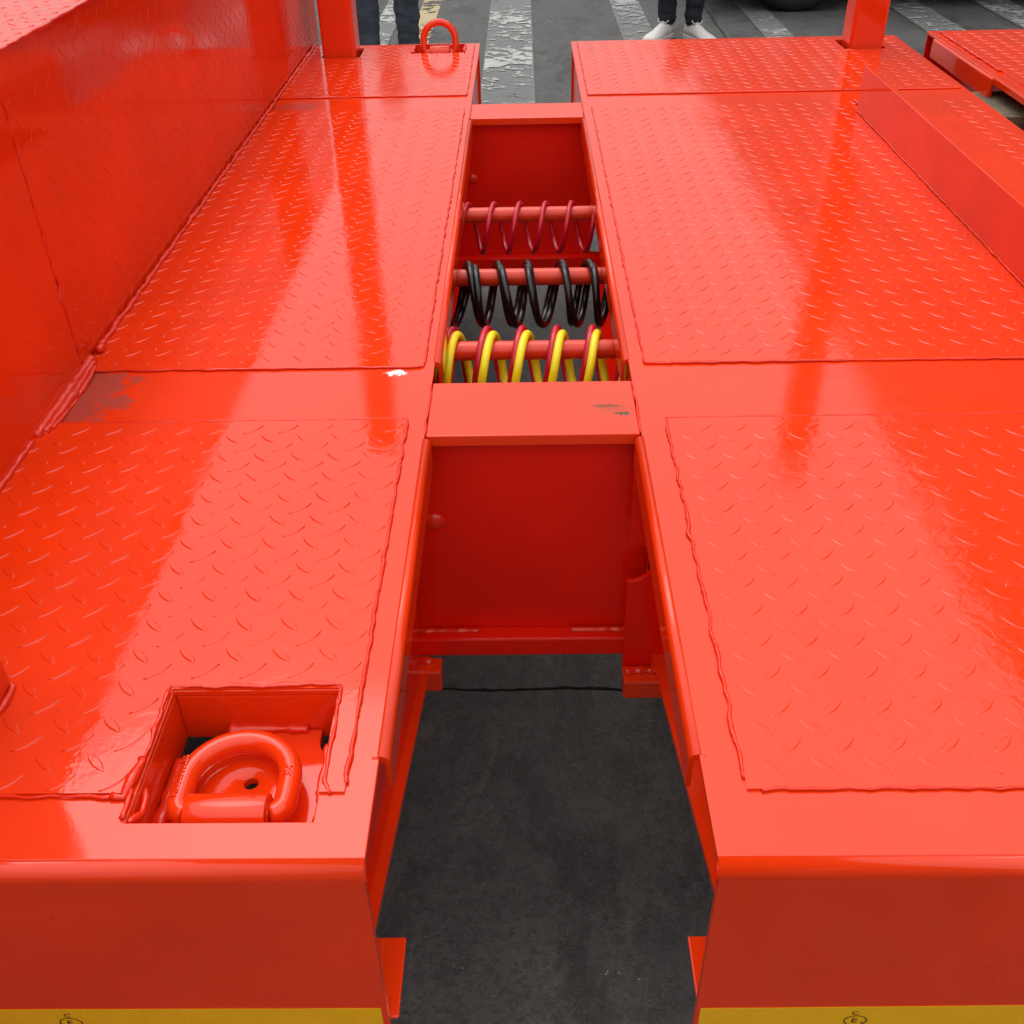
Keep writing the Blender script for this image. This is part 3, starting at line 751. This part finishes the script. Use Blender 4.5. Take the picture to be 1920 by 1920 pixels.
# ================================================================ parked vehicle beyond (only a tyre and its shade reach the frame)
def car():
    c = thing('parked_car', (3.2, 8.2, GZ), 'dark parked car with a black tyre showing beyond the trailer', 'car')
    X0, X1, Y0, Y1 = 1.165, 5.765, 7.68, 9.48; zb = GZ+.24
    prof = [(X0+.05, .0), (X0, .22), (X0+.08, .48), (X0+.95, .66), (X0+1.75, 1.18), (X0+3.5, 1.22), (X1-.35, .80), (X1-.02, .62), (X1, .25), (X1-.1, 0)]
    def arch(cx, r=.39, n=10): return [(cx+r*cos(pi*i/n), .10+r*sin(pi*i/n)) for i in range(n+1)]
    wl, wr = X0+.705, X1-.85
    low = [(X1-.1, 0)] + [(wr+.39, 0)]+arch(wr)+[(wr-.39, 0), (wl+.39, 0)]+arch(wl)+[(wl-.39, 0), (X0+.05, 0)]
    outline = [(X0+.05, 0)]+prof[1:-1]+low[:-1]
    bm = bmesh.new()
    poly(bm, [[(x, Y0, zb+z) for x, z in outline]], (0, Y1-Y0, 0)); b = link('body', bm, 'car_paint', c, .06)
    for a, pts in (('window', [(X0+1.15, .72), (X0+1.85, 1.12), (X0+2.35, 1.14), (X0+2.35, .74)]), ('window', [(X0+2.43, .74), (X0+2.43, 1.14), (X0+3.4, 1.15), (X1-.65, .80)])):
        for yy, s in ((Y0-.006, 1), (Y1+.001, 1)):
            plate(a, 'glass', c, [[(x, yy, zb+z) for x, z in pts]], (0, .005, 0), .001)
    for xx in (X0+1.2, X0+2.39, X0+3.5):
        bx('door_seam', 'dark', c, xx, xx+.008, Y0-.002, Y0+.01, zb+.05, zb+.70, bev=0)
    for xx in (X0+1.9, X0+3.0): bx('door_handle', 'chrome', c, xx, xx+.17, Y0-.03, Y0-.003, zb+.60, zb+.63, bev=.006)
    for yy in (Y0+.1, Y1-.45): bx('headlight', 'lamp', c, X0+.0, X0+.09, yy, yy+.35, zb+.40, zb+.52, bev=.02)
    bx('underbody', 'dark', c, X0+.15, X1-.15, Y0+.22, Y1-.22, zb-.04, zb-.002)
    for xx in (wl, wr):
        for yy in (Y0+.10, Y1-.10): wheel(c, xx, yy, .34, .215, 'y')
car()

# ================================================================ tall works building along the yard (seen mirrored in the deck)
def hall():
    h = thing('works_building', (9, 28, GZ), 'tall pale grey works building beside the yard, out of frame on the right', 'building')
    top = 12.6
    bx('wall', 'facade', h, 9.0, 9.3, 2, 75, GZ, top, bev=.02)
    bx('wall', 'facade', h, 9.31, 30, 2, 2.3, GZ, top, bev=.02); bx('wall', 'facade', h, 9.31, 30, 74.7, 75, GZ, top, bev=.02)
    bx('roof', 'facade', h, 8.85, 30, 1.85, 75.15, top+.002, top+.25, bev=.02)
    for i in range(9):
        for z0 in (1.0, 6.0):
            y0 = 5+i*8
            f = bx('window', 'glass', h, 8.97, 8.998, y0, y0+4.5, z0, z0+2.4, bev=0)
hall()
def shed():  # unseen building added to cut the light reaching rail and posts from the left
    h = thing('light_blocking_shed', (-10, -3, GZ), 'long dark grey unseen shed beside the yard, out of frame on the left', 'building')
    top = 7.2
    bx('wall', 'facade', h, -10.3, -10.0, -22, 13, GZ, top, bev=.02)
    bx('wall', 'facade', h, -24, -10.31, 12.7, 13, GZ, top, bev=.02); bx('wall', 'facade', h, -24, -10.31, -22, -21.7, GZ, top, bev=.02)
    bx('roof', 'facade', h, -24.1, -9.85, -22.1, 13.1, top+.002, top+.2, bev=.02)
    for i in range(5): bx('roller_door', 'chrome', h, -9.995, -9.96, -20+i*6.6, -16+i*6.6, GZ+.01, GZ+4.2, bev=0)
shed()

# ================================================================ people
def skin_mesh(name, verts, edges, radii, mat, parent, sub=2, root=0, wr=0, seed=0):
    me = bpy.data.meshes.new(name); me.from_pydata([Vector(v)-origin(parent) for v in verts], edges, [])
    o = bpy.data.objects.new(name, me); sc.collection.objects.link(o)
    o.modifiers.new('skin', 'SKIN')
    for i, rr in enumerate(radii):
        me.skin_vertices[0].data[i].radius = (rr, rr) if not isinstance(rr, tuple) else rr
        me.skin_vertices[0].data[i].use_root = i == root
    s = o.modifiers.new('sub', 'SUBSURF'); s.levels = sub; s.render_levels = sub
    dg = bpy.context.evaluated_depsgraph_get(); nm = bpy.data.meshes.new_from_object(o.evaluated_get(dg))
    o.modifiers.clear(); o.data = nm; bpy.data.meshes.remove(me)
    if wr:
        for v in nm.vertices:
            d = wr*(noise.noise(Vector((v.co.x*9, v.co.y*9, v.co.z*26+seed)))+.5*noise.noise(Vector((v.co.x*20, v.co.y*20, v.co.z*50+seed))))
            v.co += v.normal*d
    nm.materials.clear(); nm.materials.append(M[mat]); nm.polygons.foreach_set('use_smooth', [True]*len(nm.polygons))
    o.name = name
    if parent: o.parent = parent
    return o
def shoe(parent, hx, hy, ang, seed):
    """low white trainer; heel at (hx, hy), toe towards ang"""
    u = Vector((cos(ang), sin(ang), 0)); v = Vector((-sin(ang), cos(ang), 0)); o = Vector((hx, hy, GZ))
    secs = [(-.035, .024, .030, .095), (-.01, .036, .0, .105), (.04, .038, 0, .108), (.09, .041, 0, .094), (.14, .049, 0, .070), (.19, .052, 0, .058), (.225, .044, 0, .046), (.248, .022, 0, .034)]
    bm = bmesh.new(); R = []; n = 16
    for s, hw, _, hh in secs:
        ring = []
        for k in range(n):
            a = 2*pi*k/n; cx = cos(a); sz = sin(a)
            x = hw*(abs(cx)**.8)*(1 if cx > 0 else -1); zz = .026+(hh-.026)*(max(0, sz)**.75) if sz > 0 else .026
            ring.append(bm.verts.new(o+u*s+v*x*(1 if sz <= .5 else .9)+Vector((0, 0, zz))))
        R.append(ring)
    for a, b in zip(R, R[1:]):
        for k in range(n): bm.faces.new((a[k], a[(k+1) % n], b[(k+1) % n], b[k]))
    bm.faces.new(R[0]); bm.faces.new(R[-1])
    bmesh.ops.remove_doubles(bm, verts=bm.verts[:], dist=.0004)
    sh = link('shoe', bm, 'shoe', parent, 0, True)
    bm = bmesh.new(); A = []; B = []; out = []
    for s, hw, _, hh in secs: out.append((s, hw+.004))
    loop = [(s, w_) for s, w_ in out]+[(s, -w_) for s, w_ in out[::-1]]
    A = [bm.verts.new(o+u*s+v*w_+Vector((0, 0, .002))) for s, w_ in loop]; B = [bm.verts.new(o+u*s+v*w_+Vector((0, 0, .031))) for s, w_ in loop]
    for i in range(len(loop)): bm.faces.new((A[i], A[(i+1) % len(loop)], B[(i+1) % len(loop)], B[i]))
    bm.faces.new(A); bm.faces.new(B); link('sole', bm, 'sole', sh, .005)
    bm = bmesh.new()
    for i in range(4):
        s = .065+i*.021; z = .104-.012*i
        tube(bm, [o+u*s+v*-.022+Vector((0, 0, z-.010)), o+u*(s+.003)+Vector((0, 0, z+.002)), o+u*s+v*.022+Vector((0, 0, z-.010))], .0035, 6)
    for sg in (1, -1):
        tube(bm, [o+u*.06+Vector((0, 0, .106)), o+u*.05+v*.022*sg+Vector((0, 0, .122)), o+u*.065+v*.038*sg+Vector((0, 0, .112)), o+u*.075+v*.02*sg+Vector((0, 0, .100)), o+u*.06+Vector((0, 0, .106))], .003, 6)
    link('laces', bm, 'lace', sh, 0, True)
    # collar
    bm = bmesh.new(); pts = []
    for i in range(17):
        a = 2*pi*i/16; pts.append(o+u*(.012+.040*cos(a))+v*(.030*sin(a))+Vector((0, 0, .104+.006*cos(a))))
    tube(bm, pts, .009, 8, False); link('collar', bm, 'shoe', sh, 0, True)
def person(fl, fr, label, jm, sm, sa, hip=None, seed=0, leg=1.0, twist=0):
    """fl, fr: heel xy of the leg nearer picture left / right; facing the camera (-y)"""
    cx, cy = (fl[0]+fr[0])/2, (fl[1]+fr[1])/2
    p = thing('person', (cx, cy, GZ), label, 'person')
    g = GZ; hz = g+.90; hw = .095
    hipc = Vector((cx+(hip or 0), cy+.02, hz))
    # one continuous body
    V = [hipc, hipc+Vector((0, 0, .16)), hipc+Vector((0, 0, .36)), hipc+Vector((0, -.005, .50)), hipc+Vector((0, -.01, .57)), hipc+Vector((0, -.02, .64)), hipc+Vector((0, -.03, .76))]
    Rr = [(.13, .10), (.125, .095), (.16, .11), (.10, .07), (.055, .055), (.078, .085), (.07, .08)]
    E = [(0, 1), (1, 2), (2, 3), (3, 4), (4, 5), (5, 6)]
    for s, ft in ((-1, fl), (1, fr)):
        b = len(V); kn = Vector(((hipc.x+s*hw+ft[0])/2+s*.01, (cy+ft[1])/2-.03, g+.47)); an = Vector((ft[0], ft[1], g+.08))
        V += [hipc+Vector((s*hw, 0, -.06)), kn, an]; Rr += [.080, .045, .030]; E += [(0, b), (b, b+1), (b+1, b+2)]
    hands = []
    for s in (-1, 1):
        b = len(V); sh = hipc+Vector((s*.19, 0, .47)); el = sh+Vector((s*.05, .03, -.29)); wr_ = el+Vector((-s*.01, -.05, -.25)); pm = wr_+Vector((0, -.01, -.06))
        V += [sh, el, wr_, pm]; Rr += [.052, .040, .026, (.018, .034)]; E += [(3, b), (b, b+1), (b+1, b+2), (b+2, b+3)]
        hands.append((pm, s))
        for k, L in enumerate((.040, .045, .042, .034)):
            c = len(V); q = pm+Vector((0, -.024+.016*k, -.030)); V += [q, q+Vector((-s*.004, 0, -L*.55)), q+Vector((-s*.016, 0, -L))]; Rr += [.009, .008, .0065]; E += [(b+3, c), (c, c+1), (c+1, c+2)]
        c = len(V); V += [pm+Vector((0, -.035, .012)), pm+Vector((-s*.01, -.052, -.022))]; Rr += [.011, .008]; E += [(b+3, c), (c, c+1)]
    body = skin_mesh('body', V, E, Rr, 'skin', p, 2)
    # clothes
    JV = [hipc+Vector((0, 0, .10)), hipc]; JR = [(.142, .112), (.148, .118)]; JE = [(0, 1)]
    for s, ft in ((-1, fl), (1, fr)):
        b = len(JV); kn = Vector(((hipc.x+s*hw+ft[0])/2+s*.01, (cy+ft[1])/2-.03, g+.47)); sh_ = kn*.45+Vector((ft[0], ft[1]+.015, g+.12))*.55
        JV += [hipc+Vector((s*hw, 0, -.10)), kn, sh_, Vector((ft[0], ft[1]+.01, g+.13)), Vector((ft[0]+.004, ft[1]-.004, g+.075))]
        JR += [.108, .082*leg, .074*leg, .064*leg, .062*leg]; JE += [(1, b), (b, b+1), (b+1, b+2), (b+2, b+3), (b+3, b+4)]
    skin_mesh('trousers', JV, JE, JR, jm, p, 3, 1, .008, seed)
    SV = [hipc+Vector((0, 0, .04)), hipc+Vector((0, 0, .18)), hipc+Vector((0, 0, .37)), hipc+Vector((0, -.003, .49)), hipc+Vector((0, -.008, .55))]
    SR = [(.155, .122), (.148, .118), (.178, .128), (.12, .09), (.068, .066)]; SE = [(0, 1), (1, 2), (2, 3), (3, 4)]
    for s in (-1, 1):
        b = len(SV); sh = hipc+Vector((s*.19, 0, .47)); el = sh+Vector((s*.05, .03, -.29)); wr_ = el+Vector((-s*.01, -.05, -.22))
        SV += [sh, el, wr_]; SR += [.066, .054, .044]; SE += [(3, b), (b, b+1), (b+1, b+2)]
    skin_mesh('shirt', SV, SE, SR, sm, p, 2, 1, .006, seed+4)
    # head: features and hair
    hc = hipc+Vector((0, -.03, .72))
    bm = bmesh.new(); bmesh.ops.create_icosphere(bm, subdivisions=4, radius=1)
    for v in bm.verts:
        x, y, z = v.co; k = 1+.03*noise.noise(v.co*6)
        v.co = hc+Vector((x*.086*k, y*.100*k+.012, z*.098*k+.030))
        if y < -.35 and z < .35: v.co += Vector((0, .06, 0))
        if z < -.2: v.co += Vector((0, .02, .05))
    link('hair', bm, 'hair', p, 0, True)
    for s in (-1, 1):
        bm = bmesh.new(); bmesh.ops.create_uvsphere(bm, u_segments=12, v_segments=8, radius=.009); bmesh.ops.translate(bm, verts=bm.verts[:], vec=hc+Vector((s*.028, -.082, -.012))); link('eye', bm, 'hair', p, 0, True)
        bm = bmesh.new(); bmesh.ops.create_uvsphere(bm, u_segments=12, v_segments=8, radius=1)
        for v in bm.verts: v.co = hc+Vector((s*.080+v.co.x*.008, v.co.y*.018, -.02+v.co.z*.03))
        link('ear', bm, 'skin', p, 0, True)
    bm = bmesh.new(); tube(bm, [hc+Vector((0, -.082, .0)), hc+Vector((0, -.100, -.030)), hc+Vector((0, -.084, -.042))], [.008, .012, .010], 8); link('nose', bm, 'skin', p, 0, True)
    bm = bmesh.new(); tube(bm, [hc+Vector((-.022, -.078, -.062)), hc+Vector((0, -.085, -.064)), hc+Vector((.022, -.078, -.062))], [.003, .006, .003], 8); link('mouth', bm, 'crimson_hose', p, 0, True)
    for i, ft in enumerate((fl, fr)): shoe(p, ft[0]-cos(sa[i])*.02, ft[1]-sin(sa[i])*.02, sa[i], i)
    return p
person((-.90, 6.40), (-.665, 6.38), 'person in faded blue jeans standing beyond the far lashing ring', 'jeans', 'shirt', (radians(-100), radians(-80)), seed=2, leg=1.05)
person((.90, 6.95), (1.055, 6.90), 'person in dark jeans and white trainers standing beyond the trailer', 'jeans_dark', 'shirt2', (radians(-128), radians(-62)), seed=6, leg=.92)
